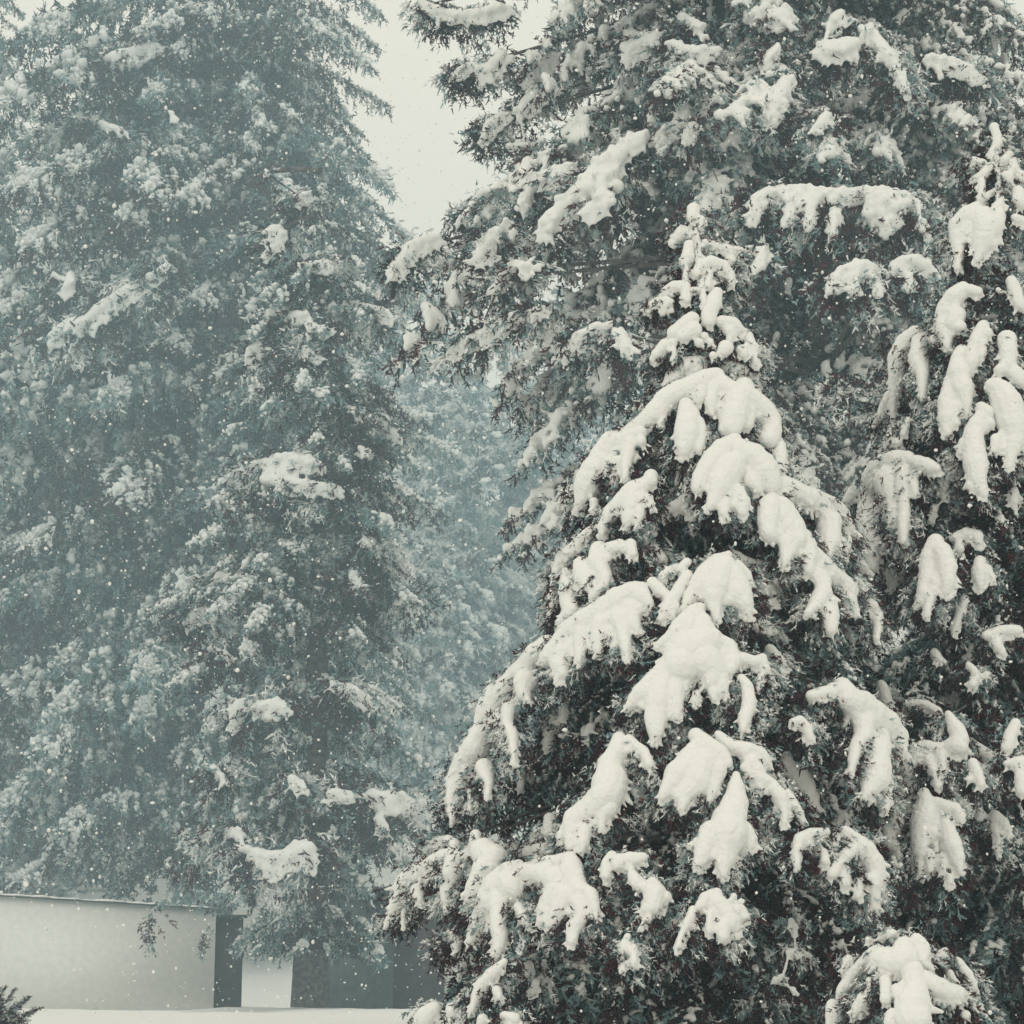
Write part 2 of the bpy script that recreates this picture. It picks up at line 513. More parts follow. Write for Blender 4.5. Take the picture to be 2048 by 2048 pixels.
NEAR_A = """
T1 1110,150,24,1130,300,20,1140,450,20,1165,620,20,1185,800,22,1195,960,16;1140,340,16,1090,330,18;1150,420,16,1100,440,18;1170,430,16,1220,430,18;1180,760,16,1100,770,20;1195,1130,30;1240,1180,26;1160,600,16,1090,640,18;1130,290,14,1190,240,16
T1 1110,150,52,1100,220,42;1165,230,33,1160,300,22;1100,220,22,1095,300,20
T1 1030,330,62,990,370,48,930,385,28
T1 1080,430,42,1065,520,48,1040,580,32;1055,620,24,1050,700,24
T1 1200,410,26,1290,440,32,1380,470,40,1470,470,30;1400,540,34,1340,590,40
T1 1130,650,38,1170,590,52,1240,560,56,1330,590,56,1390,660,42,1400,730,28;1240,640,28,1220,740,28
T1 1040,750,45,960,750,43,890,780,33;1050,770,38,1050,850,35
T1 900,860,48,830,870,43,770,910,38,770,950,18;930,870,42,870,920,28
T1 1290,800,45,1260,880,58,1230,960,58,1230,1020,48
T1 1330,1020,52,1420,1040,58,1460,1080,46;1380,1090,48,1400,1120,36;1360,1220,54,1340,1250,38;1260,1280,26
T1 1530,1130,38,1560,1230,48,1590,1340,26;1480,1230,38,1500,1270,33
T1~ 1650,1220,43,1640,1260,28
T1 1100,1000,50,1030,1060,56,960,1110,52;1110,1080,56,1030,1130,46;1150,1180,32
T1 890,1200,48,830,1270,48,810,1300,28;950,1180,38;960,1240,22,950,1310,15
T1~ 1150,1340,60,1060,1380,80,980,1450,80,900,1550,50;1150,1390,60,1080,1440,50
T1~ 1360,1370,60,1460,1400,80,1550,1460,70,1570,1560,50;1600,1500,30
T1 1280,1440,66,1150,1490,72,1000,1550,72,900,1620,78,830,1710,82,720,1800,66,600,1880,56,500,1910,50;1180,1500,60,1160,1600,46,1140,1640,26;870,1730,38,860,1800,22
T1 1050,1650,48,1070,1760,82,1060,1880,95,1040,1980,66,1030,2040,28;1150,1800,48,1170,1880,38,1150,2000,26
T1 1290,1470,56,1380,1550,72,1500,1590,95,1620,1680,86,1700,1780,76,1710,1860,70,1690,1930,66;1500,1520,75,1450,1620,95,1420,1740,95,1400,1830,80;1250,1500,56,1240,1640,46,1250,1730,18;1540,1700,56,1520,1820,38;1340,1850,33
T2 700,20,58,600,60,58,480,110,86,420,200,88,360,320,105,300,430,105,260,530,66,220,620,22;480,260,58,490,360,36,500,410,13;620,100,58,590,250,42,580,370,27;340,560,38,345,610,17;700,90,46
T2 780,350,48,770,400,52;740,420,48,640,490,76,560,560,66,470,640,56,420,740,46,400,800,26;640,560,76,620,680,56,590,750,22;700,520,48,690,640,36,670,740,13;770,520,22,790,610,16
T2 1420,90,58,1330,170,95,1240,270,88,1170,370,66,1140,450,46;1380,300,115,1320,420,95,1280,520,56,1230,600,22;1400,400,58,1370,520,46,1340,640,36,1370,690,13;1450,480,58,1490,560,56,1480,640,36
T2 1450,170,95,1560,220,105,1640,320,115,1690,410,86,1760,430,56;1560,400,66,1600,460,46;1520,150,56,1420,250,90
T2 1780,130,42,1770,230,56,1770,330,46
T2 1720,520,38,1700,600,76,1680,700,66,1690,800,56;1780,600,76,1860,730,86,1900,850,86;1830,850,66,1820,960,46,1810,1040,22
T2~ 1080,500,40,1000,580,45,920,620,40,870,680,25;1060,620,40,1080,660,20
T2~ 760,160,40,820,130,40,860,60,40;1010,300,25,980,380,18
T2 340,760,38,280,830,56,180,920,52,100,980,56,60,1060,42,40,1150,32,20,1280,26
T2 380,930,66,370,1030,76,430,1130,46,420,1200,36,340,1280,36;540,900,56,450,930,56,380,960,56;620,880,46,640,960,36;250,1050,66,270,1150,76,320,1240,36
T2 130,1110,46,140,1220,56,140,1330,56,170,1400,56,80,1500,36;30,1340,30,0,1460,30
T2~ 700,870,50,800,930,60,860,1010,40
T2 720,1220,48,620,1260,86,520,1320,95,400,1410,95,260,1490,95,150,1560,76,60,1680,76,0,1760,76;700,1280,76,760,1340,46,780,1380,18;620,1380,66,650,1490,46,680,1550,18;540,1450,86,570,1580,56,590,1700,36,595,1760,13;400,1500,86,380,1620,66,380,1710,36;250,1560,76,240,1680,56,230,1780,32;120,1700,86,80,1800,76,100,1880,46,60,1920,27;510,1600,36,490,1700,18
T2 790,1180,42,850,1240,42,900,1280,36
T2 1060,1020,33,1000,1080,28;1060,1120,46,1000,1230,46,940,1310,56,900,1400,46,860,1460,27;960,1350,46,940,1450,18;860,1140,28,950,1060,22
T2 1380,960,28,1300,1030,66,1200,1110,66,1150,1200,66,1080,1280,46,1040,1370,22;1330,1080,105,1280,1220,105,1270,1340,56,1290,1460,27;1400,1120,95,1450,1250,95,1500,1350,66,1530,1420,27;1450,1040,36,1520,1120,36,1550,1180,18
T2~ 1410,940,22,1500,1000,28,1620,1040,33,1710,1090,38,1750,1180,28,1770,1240,14;1640,1210,33,1700,1220,33;1700,1340,33,1750,1320,22
T2 1150,1380,48,1110,1450,86,1050,1560,125,960,1620,86,880,1640,46;1150,1500,95,1200,1650,145,1100,1700,165,1000,1750,115,950,1850,115,860,1900,90;1300,1650,76,1380,1680,66,1420,1780,66,1380,1860,56;1240,1800,95,1250,1900,66
T2~ 1580,1510,40,1660,1510,40,1720,1530,25;1480,1520,50,1440,1560,40
T2~ 1700,1700,40,1770,1790,40,1810,1840,20
T4 250,700,86,160,790,86,80,840,56,30,910,27;300,700,95,260,850,95,240,980,76,240,1080,56,230,1160,22;380,750,76,390,880,56,400,980,22;460,720,46,470,780,18;430,600,140,300,650,76
T4 600,560,120,680,620,86,660,720,56;720,620,66,750,740,46,770,810,18;620,650,46,610,740,22;680,790,42,690,840,27;550,800,27,545,860,22;800,560,60
T4 900,530,42,1000,560,42,1070,520,27,1080,620,27,1030,700,22,1030,770,12;1110,630,18,1150,710,12
T4 900,680,33,950,760,46,960,860,46,930,980,46,910,1080,27
T4~ 480,1090,40,400,1120,50,300,1180,40,280,1220,40,270,1340,30
T4 540,1120,56,620,1190,66,720,1260,66,780,1340,46;560,1230,76,500,1330,95,420,1420,105,340,1530,66,290,1600,36;600,1350,115,560,1480,105,470,1580,56,440,1690,27;700,1400,76,680,1520,46,650,1620,18
T4 720,1120,28,820,1200,46,930,1240,66,1040,1270,56,1090,1330,36;980,1340,76,1040,1460,66,1130,1500,46,1200,1600,56,1230,1700,36,1230,1800,22;930,1370,42,1050,1520,36;1260,1560,27,1320,1680,33,1370,1780,27
T4 860,1430,27,860,1540,56,850,1650,84,820,1780,105
T4~ 1250,1290,40,1250,1350,50,1330,1420,70,1390,1520,70,1440,1620,50,1470,1690,30
T4 1290,1020,27,1350,1010,36,1400,1070,42,1430,1150,27
T9 1100,60,110,1100,200,145,1080,330,95,1060,450,66,1060,560,27;950,200,86,900,330,76,860,440,46,820,480,22;1220,180,76,1290,250,56,1290,310,36;830,260,27,780,300,14;1140,380,38
T9~ 1400,110,35,1430,210,35;1400,250,30
T3 950,330,56,860,410,76,760,520,66,640,670,76,560,760,95,500,880,95,440,1030,76,400,1150,105,330,1250,105,270,1370,86,240,1480,66,210,1600,46,220,1700,22;780,620,86,760,720,56,800,770,18;650,850,56,640,950,46,680,1060,36,690,1160,33,690,1250,18;460,1300,76,490,1400,46,490,1500,18;570,950,76;350,1480,27,350,1620,18
T3~ 1080,820,25,1070,900,25,960,960,40,960,1040,45,940,1140,20
T3~ 740,1330,25,740,1450,25;640,1450,28
T3 1500,1070,46,1480,1180,76,1420,1280,86,1440,1400,120,1400,1520,115,1300,1600,95;1580,1080,38,1690,1170,38,1730,1270,38
T3~ 1600,1250,40,1640,1400,40,1650,1550,25
T5 1860,60,110,1800,180,120,1700,260,95,1580,340,86,1560,450,66,1560,550,46;1650,420,56,1650,520,46,1640,580,22;1480,470,46,1470,540,22;1840,250,76,1790,330,46,1790,400,22
T5 450,600,46,520,520,46,600,500,38,660,540,38;600,640,66,500,700,76,380,760,76,290,850,95,250,940,66,190,1040,46,150,1140,32;650,640,66,640,760,66,640,820,27;370,900,56,390,970,22;580,870,36,580,960,27,585,1030,14;270,1060,27,260,1150,18;330,950,38
T5 815,460,38,820,560,56,880,600,95,960,640,95,900,760,105,840,880,95,780,980,46,740,1060,22;700,640,66,750,620,56
T5 1150,700,46,1060,760,76,990,860,95,930,950,86,860,1060,56,820,1180,56,790,1270,46;1100,850,105,1130,900,56;1000,960,76,1000,1100,66,1010,1230,56,990,1330,42,980,1390,18;1280,700,46,1420,680,56,1500,640,46;1200,760,76,1350,760,86,1450,820,105;1150,1020,38,1200,1120,33,1210,1160,18;900,1100,38,920,1200,22
T5 1540,640,56,1560,760,95,1600,880,76,1700,940,56,1740,1040,33,1750,1100,14;1450,900,95,1360,1020,56,1340,1120,46;1520,950,86,1450,1080,56,1400,1150,38;1620,980,66,1630,1100,46,1570,1180,46,1560,1280,33
T5~ 1280,480,33,1260,540,28;1390,340,40,1380,440,35;1130,560,40,1240,600,50,1320,580,50
T5 560,1380,17,570,1280,27,630,1240,33,680,1260,27,670,1360,17
T5 1040,1440,27,950,1530,42,870,1620,46,820,1720,38,790,1820,22;980,1670,38,1000,1720,22
T5 500,1800,46,440,1860,76,400,1920,66;650,1810,56;870,1890,38;1040,1860,38,1120,1880,38
T5~ 1230,1470,30,1240,1540,30;1280,1600,30,1250,1690,20
T9 100,400,46,60,460,46,50,560,46;150,470,56,260,420,56,370,410,42;280,560,38,310,630,56;450,620,46,470,720,86,460,830,66,400,850,46;570,740,38;420,930,27,370,990,22
T9 240,1090,33,200,1180,33,190,1260,22,200,1370,18;290,1180,33,290,1310,33
T9 1000,720,46,900,760,46,860,830,38;1010,780,56,1080,880,66,1130,960,66,1160,1020,36;1060,1000,56,1060,1090,42;950,900,33,940,1040,27;1200,850,46,1250,920,36;1150,740,33
T9 800,860,38,760,960,38,700,1060,33,680,1170,33;820,980,22
T9~ 1620,1220,28,1680,1220,20;1780,1240,25;1500,1460,25,1560,1440,25;1660,1540,25;1640,950,25,1670,1020,25
T6 280,200,38,380,180,46,480,160,56;520,130,66,560,230,95,660,280,105,760,350,105,860,430,105,930,520,86,950,620,66;700,380,86,680,500,66,620,600,46,600,700,42,590,780,18
T6 820,500,56,800,620,86,780,750,115,770,860,105,730,920,66,690,970,18;850,800,56,850,950,46,850,1070,36
T6~ 930,620,90,980,750,90,1000,880,90,980,980,60,960,1100,30;1060,900,50,1060,1000,40,1050,1060,20
T6~ 820,110,30,840,180,45,860,240,40
T6 390,1250,38,280,1270,46,190,1310,46,170,1400,33,170,1510,18;240,1340,38;380,1400,27,390,1480,38
T6 540,1250,46,620,1310,56,700,1400,76,760,1500,76,790,1600,56,830,1720,27;470,1290,33,460,1350,18;600,1380,46,520,1460,42,440,1580,33;540,1550,38,540,1650,33;650,1640,38,640,1740,27;740,1650,66,760,1750,46,780,1840,27
T6~ 510,1180,45,520,1120,35;440,1000,40
T8 60,1260,56,180,1340,76,300,1390,86,420,1440,86,500,1500,86,540,1600,86,600,1650,36;420,1560,95,420,1700,76,400,1820,36;560,1700,46,540,1820,27
U 20,80,76,80,170,86,150,300,86,110,400,56,80,490,27;210,300,86,260,420,86,260,540,56;300,420,76,400,520,76,500,610,76,580,700,76;370,600,56,380,720,76,330,800,56,260,870,27;430,780,56,430,900,66,430,1000,46;740,810,46,800,880,42,800,980,33,790,1070,22
U 560,780,76,620,850,46;620,660,56,690,650,38,640,600,38;680,520,50
U~ 480,1050,20,440,1150,25,450,1250,12;570,920,30,590,1050,25,590,1150,25
"""
NEAR_B = """
T7 1685,120,22,1690,400,20,1705,600,18,1695,760,14;1690,430,16,1600,450,20;1700,470,16,1790,430,20;1710,640,18,1600,720,22
T7 1660,110,42,1690,180,42,1690,260,46,1640,330,36,1650,400,27
T7 1380,440,22,1480,410,33,1570,430,33;1620,470,38,1560,540,42,1480,580,36;1550,600,33,1550,700,33,1545,760,33
T7 1800,360,38,1730,420,36;1830,410,38,1820,500,46;1780,560,56,1790,600,36;1890,560,56
T7 1500,830,56,1430,910,95,1350,1010,95,1340,1150,66,1350,1280,38,1340,1380,36;1560,920,105,1600,1020,120,1560,1150,86,1530,1250,46,1500,1320,27;1700,820,56,1720,760,27;1700,920,66,1690,1030,56;1180,1140,27;1260,1080,36;1640,1160,56
T7 1880,700,60,1880,790,70;1850,930,40,1900,960,50
T7 1380,1560,56,1300,1650,86,1230,1750,86,1190,1850,76,1200,1920,66;1440,1580,56,1510,1600,46;1330,1800,76,1300,1900,76
T7 1820,1500,46,1850,1600,56,1890,1720,56;1700,1580,27
T8 1090,110,56,1020,180,76,960,290,76,950,400,66,940,520,46,920,640,27,920,760,18;1140,180,76,1120,300,76,1150,420,56,1150,520,38,1150,590,22;1240,160,46;880,570,22,830,680,22,780,800,14
T8 1290,30,56,1320,90,56,1340,190,38,1350,230,18;1430,60,56
T8 1620,50,46,1580,130,52,1540,240,56,1530,330,56,1530,380,27;1610,180,38,1600,270,27;1650,100,42
T8 1800,150,66,1810,250,66,1800,350,56,1740,390,38;1850,400,56,1910,470,56
T8 1450,240,46,1420,330,56,1430,420,86,1450,520,86,1480,620,46,1490,720,18;1370,480,56,1340,640,66,1330,760,56,1340,880,27;1400,680,46,1410,800,27
T8 1700,520,66,1760,560,76,1800,650,105,1830,780,105,1860,900,76,1830,1040,46,1820,1130,22;1720,920,46,1700,1010,27
T8 1600,680,56,1640,720,66,1570,800,66,1540,900,76,1540,1000,86,1560,1120,95,1570,1230,76,1620,1340,36;1470,950,46,1440,1030,27;1520,1280,46;1660,800,56
T8 930,870,46,900,940,56,960,950,38;1040,760,18,1000,880,27
T8 1040,1060,46,950,1100,86,850,1160,105,780,1260,95,740,1380,76,720,1500,66,760,1600,105,780,1720,86,760,1820,66,730,1920,56;900,1250,115,930,1380,76,920,1520,56,920,1620,36;1000,1200,76,1000,1400,46,1000,1560,46,1000,1720,27;1100,1100,56,1180,1130,66,1260,1150,36;1070,1250,46,1090,1340,22;620,1320,36,560,1400,27;840,1750,46
T8~ 1300,1180,40,1290,1280,40,1320,1360,30;1240,1450,30,1210,1560,15;1400,1150,50,1420,1230,40
T8~ 1850,1400,40,1850,1340,40;1870,1480,15
U 1250,320,56,1200,450,66,1180,580,56,1160,720,56,1110,820,22;1290,400,76,1330,520,76,1340,640,56,1320,720,27;1240,640,46,1200,780,36,1180,890,22
U~ 1400,300,45,1480,260,40,1570,280,45,1580,340,25;1430,380,40
U~ 1590,470,40,1580,570,50,1590,670,30;1650,530,30,1690,610,20
U~ 1480,760,30,1440,850,25,1400,960,35,1390,1020,20
U~ 810,700,25,830,800,20;910,560,40,905,650,30,890,700,12
U~ 1240,1180,30,1280,1230,25;1720,1120,40,1760,1180,25;1640,1050,35,1750,1010,40,1880,1010,40
U~ 1500,1270,20,1570,1350,25,1530,1430,35;1640,1340,20
T6 1080,610,46,1160,590,46,1240,610,42,1320,600,38,1400,580,66,1440,600,46;1340,340,27,1400,460,56,1430,540,56;1080,640,56,1040,720,56,1020,780,56;1180,690,38,1230,800,27,1260,890,33;1280,660,38,1300,760,22,1300,850,12
T6~ 960,310,30,1060,270,35,1170,270,35,1260,320,35
T6~ 1500,560,40,1600,640,50,1680,700,60,1710,830,30
T6 1530,720,38,1560,800,42,1590,880,33;1500,840,27
T6 1150,950,38,1170,1040,66,1150,1160,86,1130,1280,76,1120,1400,56,1140,1440,36;1240,1030,46,1330,1060,46,1400,1060,36,1430,1150,27;1300,1130,27,1340,1250,56,1360,1360,76,1400,1450,56,1430,1560,22;1300,1450,36,1290,1580,18;1190,1420,36,1200,1560,27;1350,1600,27,1350,1650,22;1120,1480,27,1130,1590,18
T6 950,1180,46,880,1220,36,880,1330,56,930,1380,38,960,1430,18;1230,1250,27,1250,1400,22
T6~ 1380,980,35,1460,1030,35
T6 1860,410,38,1820,500,42,1790,600,36;1780,720,18,1870,720,42,1920,720,46;1900,830,46,1910,930,46
T6~ 1570,1010,25,1580,1120,25;1700,1130,50,1760,1180,50,1800,1240,35;1690,1200,25,1720,1320,25,1730,1440,15
"""
YOUNG = """
V 1000,420,46,1060,500,56,1060,600,46,1130,670,27;900,480,76,900,600,115,780,620,95,650,580,86,560,650,66,460,720,56,400,820,46,350,880,38
V 970,700,95,1000,850,95,980,1000,140,960,1120,150;830,850,46,850,900,46
V 1080,780,76,1200,850,76,1320,900,76,1430,920,46,1530,1000,38,1590,1100,38;1430,1080,38
V 740,780,46,740,940,42;600,780,33,620,840,22
V 280,990,46,300,1080,76,300,1150,76
V 570,930,56,500,1020,46,460,1080,28
V 1350,640,56,1430,730,56,1490,820,38,1530,890,28;1250,540,38,1190,580,28;1290,720,33,1330,790,28
V~ 700,410,30,800,380,40;590,430,30
V~ 420,600,40,380,680,30
V 800,1080,46,780,1140,50
"""
MID_B = """
R1 1590,10,13,1650,40,20,1720,60,20,1820,50,24,1900,30,26;1650,90,10
R1 1700,290,9,1760,250,16,1850,270,22,1900,200,24;1800,310,12
R1 1820,530,11,1840,480,16,1900,430,18
R2 30,420,20,90,360,26,150,330,22;0,560,20,60,540,24
R2 230,1290,20,330,1230,22;1230,1440,12,1290,1470,12,1400,1480,10
R2 600,170,22,700,200,24,740,180,18;1000,180,20,960,230,18

R2 900,820,17,930,740,21,1000,720,23,1100,720,28,1200,740,28,1300,720,18,1400,730,36,1480,740,18,1530,760,9;1390,780,56,1400,850,18;1540,830,14,1560,870,11;1060,750,27,1040,820,14;1130,760,23,1120,840,11;1220,790,23,1210,880,11;1450,770,36,1440,830,11
R2 1200,1080,11,1240,1030,27,1300,1010,27,1360,1000,23;1300,1060,18,1290,1090,14;1370,1050,14,1380,1090,9
R2 1430,1010,14,1480,990,27,1540,990,32,1580,1020,18;1500,1040,18,1500,1080,9
R2 500,510,27,420,560,34,330,640,40,270,720,44,190,780,38,130,860,38;350,760,40,300,790,32;380,600,40,340,700,48
R2 230,630,22,150,660,30,70,680,34,30,690,30;60,730,22,40,780,18;150,580,20,60,600,16
R2 340,160,27,280,170,27,250,190,18;440,130,27,480,170,44,440,210,22;560,130,22,480,150,27
R2 900,60,34,1000,70,27,1040,40,30;1040,90,18
R2 1200,80,27,1240,60,27;1300,160,36,1220,190,40,1170,170,27
R2 1340,110,25,1410,190,25,1450,260,21,1490,340,17
R2 1050,290,18,1010,350,36,980,420,32,970,450,14;1190,430,18,1150,480,14
R2 1570,220,22,1620,230,27,1700,260,23,1780,300,13;1610,270,13
R2 600,280,22,680,270,27,550,320,18;690,260,13
R2 160,220,27,100,270,27,60,310,18
R1 1490,1040,17,1500,1000,21,1560,930,26,1640,900,26
R1 1850,1110,17,1900,1030,13;1700,1330,22,1780,1280,22,1900,1220,18
R1 1740,830,17,1800,780,17,1900,730,17;1800,980,22,1850,900,22,1920,850,24
R2 0,1200,26,60,1180,18,120,1160,11;0,1000,22,60,1000,22;30,1030,13
R2 950,940,22,930,990,18;690,470,18,660,520,13
R2 400,1250,24,430,1310,20
R2 640,60,20,720,110,22;800,330,18,780,360,16
"""
MID_D = """
R1 1120,760,14,1160,730,18;1000,640,10
R1 1130,1000,14,1220,990,18,1290,1010,14
R1 1330,1560,16,1420,1580,18,1500,1640,16;1360,1690,14,1440,1720,12
R3 700,420,16,740,380,20,800,370,18
R3 1250,640,14,1330,670,18,1400,720,16
R3 740,560,14,800,520,18,860,540,14
R3 800,960,14,840,1000,14
R1 1010,880,22,1050,860,26,1060,900,22,1020,950,20
R1 1010,1190,20,1080,1190,24,1160,1190,22;1170,1240,20,1230,1240,16;1300,1140,18,1360,1150,18,1440,1170,16,1470,1190,14
R1 940,1320,22,1000,1300,20;930,1360,20;1080,1330,16,1150,1310,14,1200,1340,12
R1 920,1810,14,960,1760,26,1040,1740,32,1120,1730,30,1200,1750,24;1000,1810,32,1080,1820,26,1180,1830,22,1270,1840,16
R3 790,290,14,830,250,26,870,250,24;930,190,22
R3 1370,80,12,1410,110,14,1470,200,16;1520,300,24,1570,350,18
R3 1240,1060,22,1300,1060,20;1400,1060,26,1450,1090,36,1530,1090,34,1600,1120,32,1620,1160,20;1430,1150,22,1450,1200,11
R3 700,1270,28,760,1240,24,830,1200,18,900,1200,18;930,1280,32,1000,1300,32,1080,1300,30,1150,1260,32,1170,1330,12;960,1340,18,1040,1350,18
R3 900,720,26,880,800,16;960,740,28,1040,720,26,1080,740,18
R3 1100,1010,24,1130,1030,20
"""

LEFT_C = """
R1 380,220,26,440,220,38,520,190,32,600,170,26
R1 190,1270,20,250,1230,34,310,1220,40,380,1160,30,450,1110,26,540,1060,20,640,1000,10
R1 270,1050,34,250,1090,22;200,1030,10
R1 360,140,20,330,160,24,290,200,18;280,250,22
R1 200,420,22,460,490,20;640,420,20
"""

# ------------------------------------------------------------------ ground
def build_ground():
    xs = np.concatenate([np.linspace(-400, -45, 24), np.linspace(-40, 40, 81), np.linspace(45, 400, 24)])
    ys = np.concatenate([np.linspace(-60, 0, 8), np.linspace(1, 80, 90), np.linspace(84, 420, 50)])
    X, Y = np.meshgrid(xs, ys)
    Z = ground_z(X, Y)
    V = np.stack([X, Y, Z], -1).reshape(-1, 3)
    nx, ny = len(xs), len(ys)
    I = (np.arange(ny - 1)[:, None] * nx + np.arange(nx - 1)[None]).reshape(-1)
    F = np.stack([I, I + 1, I + nx + 1, I + nx], -1)
    o = obj('ground', mesh('ground', V, F, [M_SNOW], smooth=True))
    o['kind'] = 'structure'
    o['label'] = 'snow covered ground rising towards the trees and the hill'
build_ground()

# ------------------------------------------------------------------ buildings behind the trees
def box(name, x0, x1, y0, y1, z0, z1, m, parent, bev=0.0):
    V = [(x, y, z) for z in (z0, z1) for y in (y0, y1) for x in (x0, x1)]
    F = [(0, 2, 3, 1), (4, 5, 7, 6), (0, 1, 5, 4), (2, 6, 7, 3), (0, 4, 6, 2), (1, 3, 7, 5)]
    return obj(name, mesh(name, V, F, [m]), parent)

def garage():
    d = 61.0
    p0 = at(-40, 2026, d); p1 = at(404, 2027, d)
    zb = p0.z
    ang = math.atan2(2.3, p1.x - p0.x)
    w = (p1.x - p0.x) / math.cos(ang)
    ht = at(0, 1790, d).z - zb
    t = thing('garage', 'low pale walled garage with a thin dark roof edge behind the trees', 'building', (p0.x, d, zb))
    t.rotation_euler = (0, 0, ang)
    hr = at(429, 1813, d).z - zb
    Vw = [(0, 0, 0), (w, 0, 0), (w, .2, 0), (0, .2, 0), (0, 0, ht), (w, 0, hr), (w, .2, hr), (0, .2, ht)]
    obj('wall', mesh('wall', Vw, [(3, 2, 1, 0), (4, 5, 6, 7), (0, 1, 5, 4), (1, 2, 6, 5), (2, 3, 7, 6), (3, 0, 4, 7)], [M_PALE]), t)
    box('side_wall', w - 0.2, w - 0.003, 0.2, 6, 0, hr - 0.003, M_WOOD, t)  # shade side of the garage, its shade given by the dark wall colour
    box('annex_wall', w + 0.0, w + 0.92, 0.5, 3.5, 0, hr * 0.93, M_WOOD, t)
    box('annex_roof', w + 0.002, w + 1.0, 0.35, 3.6, hr * 0.93, hr * 0.96, M_EDGE, t)
    box('back_wall', 0, w - 0.2, 5.8, 5.997, 0, hr - 0.006, M_PALE, t)
    V = [(-0.3, -0.10, ht), (w + 0.06, -0.10, hr), (w + 0.06, 6.3, hr + 0.05), (-0.3, 6.3, ht + 0.05)]
    V += [(x, y, z + 0.035) for x, y, z in V]
    obj('roof', mesh('roof', V, [(0, 3, 2, 1), (4, 5, 6, 7), (0, 1, 5, 4), (1, 2, 6, 5), (2, 3, 7, 6), (3, 0, 4, 7)], [M_EDGE]), t)
    P = np.stack([rng.uniform(0.0, w, 500), rng.uniform(0.3, 6, 500), np.full(500, ht + 0.05)], -1)
    P[:, 2] += (hr - ht) * P[:, 0] / w
    obj('roof_snow', fuse('roof_snow', P, rng.uniform(0.1, 0.22, 500), 0.06, [M_SNOW], 2, flat=(1.6, 1.6, 0.35)), t)
garage()

def cabin():
    d = 60.0
    a = at(785, 2030, d)
    zb = float(ground_z(np.array(a.x), np.array(d))) - 0.1
    t = thing('timber_cabin', 'dark timber cabin with a grey side wall half hidden behind the snowy branches', 'building', (a.x, d, zb))
    ht = at(785, 1790, d).z - zb
    wl = a.x - at(655, 2000, d + 2.5).x
    wr = at(1010, 2000, d + 1.0).x - a.x
    # left face recedes to the left, right face recedes to the right
    def wall(nm, p, q, m, z0, z1, off=0.0, th=0.12):
        p = Vector((p[0], p[1])); q = Vector((q[0], q[1]))
        dr = (q - p).normalized(); n = Vector((dr.y, -dr.x))
        A, B = p + n * off, q + n * off
        A2, B2 = A - n * th, B - n * th
        V = [(v.x, v.y, z) for z in (z0, z1) for v in (A, B, B2, A2)]
        return obj(nm, mesh(nm, V, [(3, 2, 1, 0), (4, 5, 6, 7), (0, 1, 5, 4), (1, 2, 6, 5), (2, 3, 7, 6), (3, 0, 4, 7)], [m]), t)
    L = (-wl, 2.5); O = (0, 0); Rr = (wr, 1.0)
    wall('side_wall', L, (0.0, 0.0), M_WOODG, 0, ht, th=0.1)
    wall('wall', (0.012, 0.0), (Rr[0] * 0.45, Rr[1] * 0.45), M_WOOD, 0, ht, th=0.1)
    wall('door', (Rr[0] * 0.46, Rr[1] * 0.46), (Rr[0] * 0.98, Rr[1] * 0.98), M_PALE, 0.05, at(900, 1912, d).z - zb, off=-0.02, th=0.08)
    wall('wall', (Rr[0] * 0.46, Rr[1] * 0.46), (Rr[0] * 0.99, Rr[1] * 0.99), M_WOOD, at(900, 1910, d).z - zb, ht, off=0.0, th=0.1)
    wall('back_wall', (L[0] + 0.3, 5.0), (wr - 0.2, 5.0), M_WOOD, 0, ht, th=0.1)
    V = [(L[0] - 0.1, 2.6, ht), (0.0, -0.12, ht), (wr + 0.1, 1.0, ht), (wr + 0.1, 5.3, ht + 0.3), (L[0], 5.3, ht + 0.3)]
    V += [(x, y, z + 0.12) for x, y, z in V]
    me = bpy.data.meshes.new('roof')
    me.from_pydata(V, [], [(4, 3, 2, 1, 0), (5, 6, 7, 8, 9)] + [(i, (i + 1) % 5, (i + 1) % 5 + 5, i + 5) for i in range(5)])
    me.materials.append(M_EDGE)
    obj('roof', me, t)
    P = np.stack([rng.uniform(L[0] + 0.2, wr, 260), rng.uniform(2.2, 5, 260), np.full(260, ht + 0.3)], -1)
    obj('roof_snow', fuse('roof_snow', P, rng.uniform(0.12, 0.25, 260), 0.06, [M_SNOW], 2, flat=(1.6, 1.6, 0.5)), t)
cabin()

# ------------------------------------------------------------------ bough kinds
def kinds(tag, lens, var, **kw):
    out = []
    for i, L in enumerate(lens):
        out.append([bough('bough', L, 100 * i + 7 * j + hash_(tag), **dict(kw, frost=kw['frost'] * (0.4, 1.9, 0.8, 1.3)[j % 4])) for j in range(var)])
    return out
def hash_(s):
    return sum(ord(c) * (i + 1) for i, c in enumerate(s)) % 997

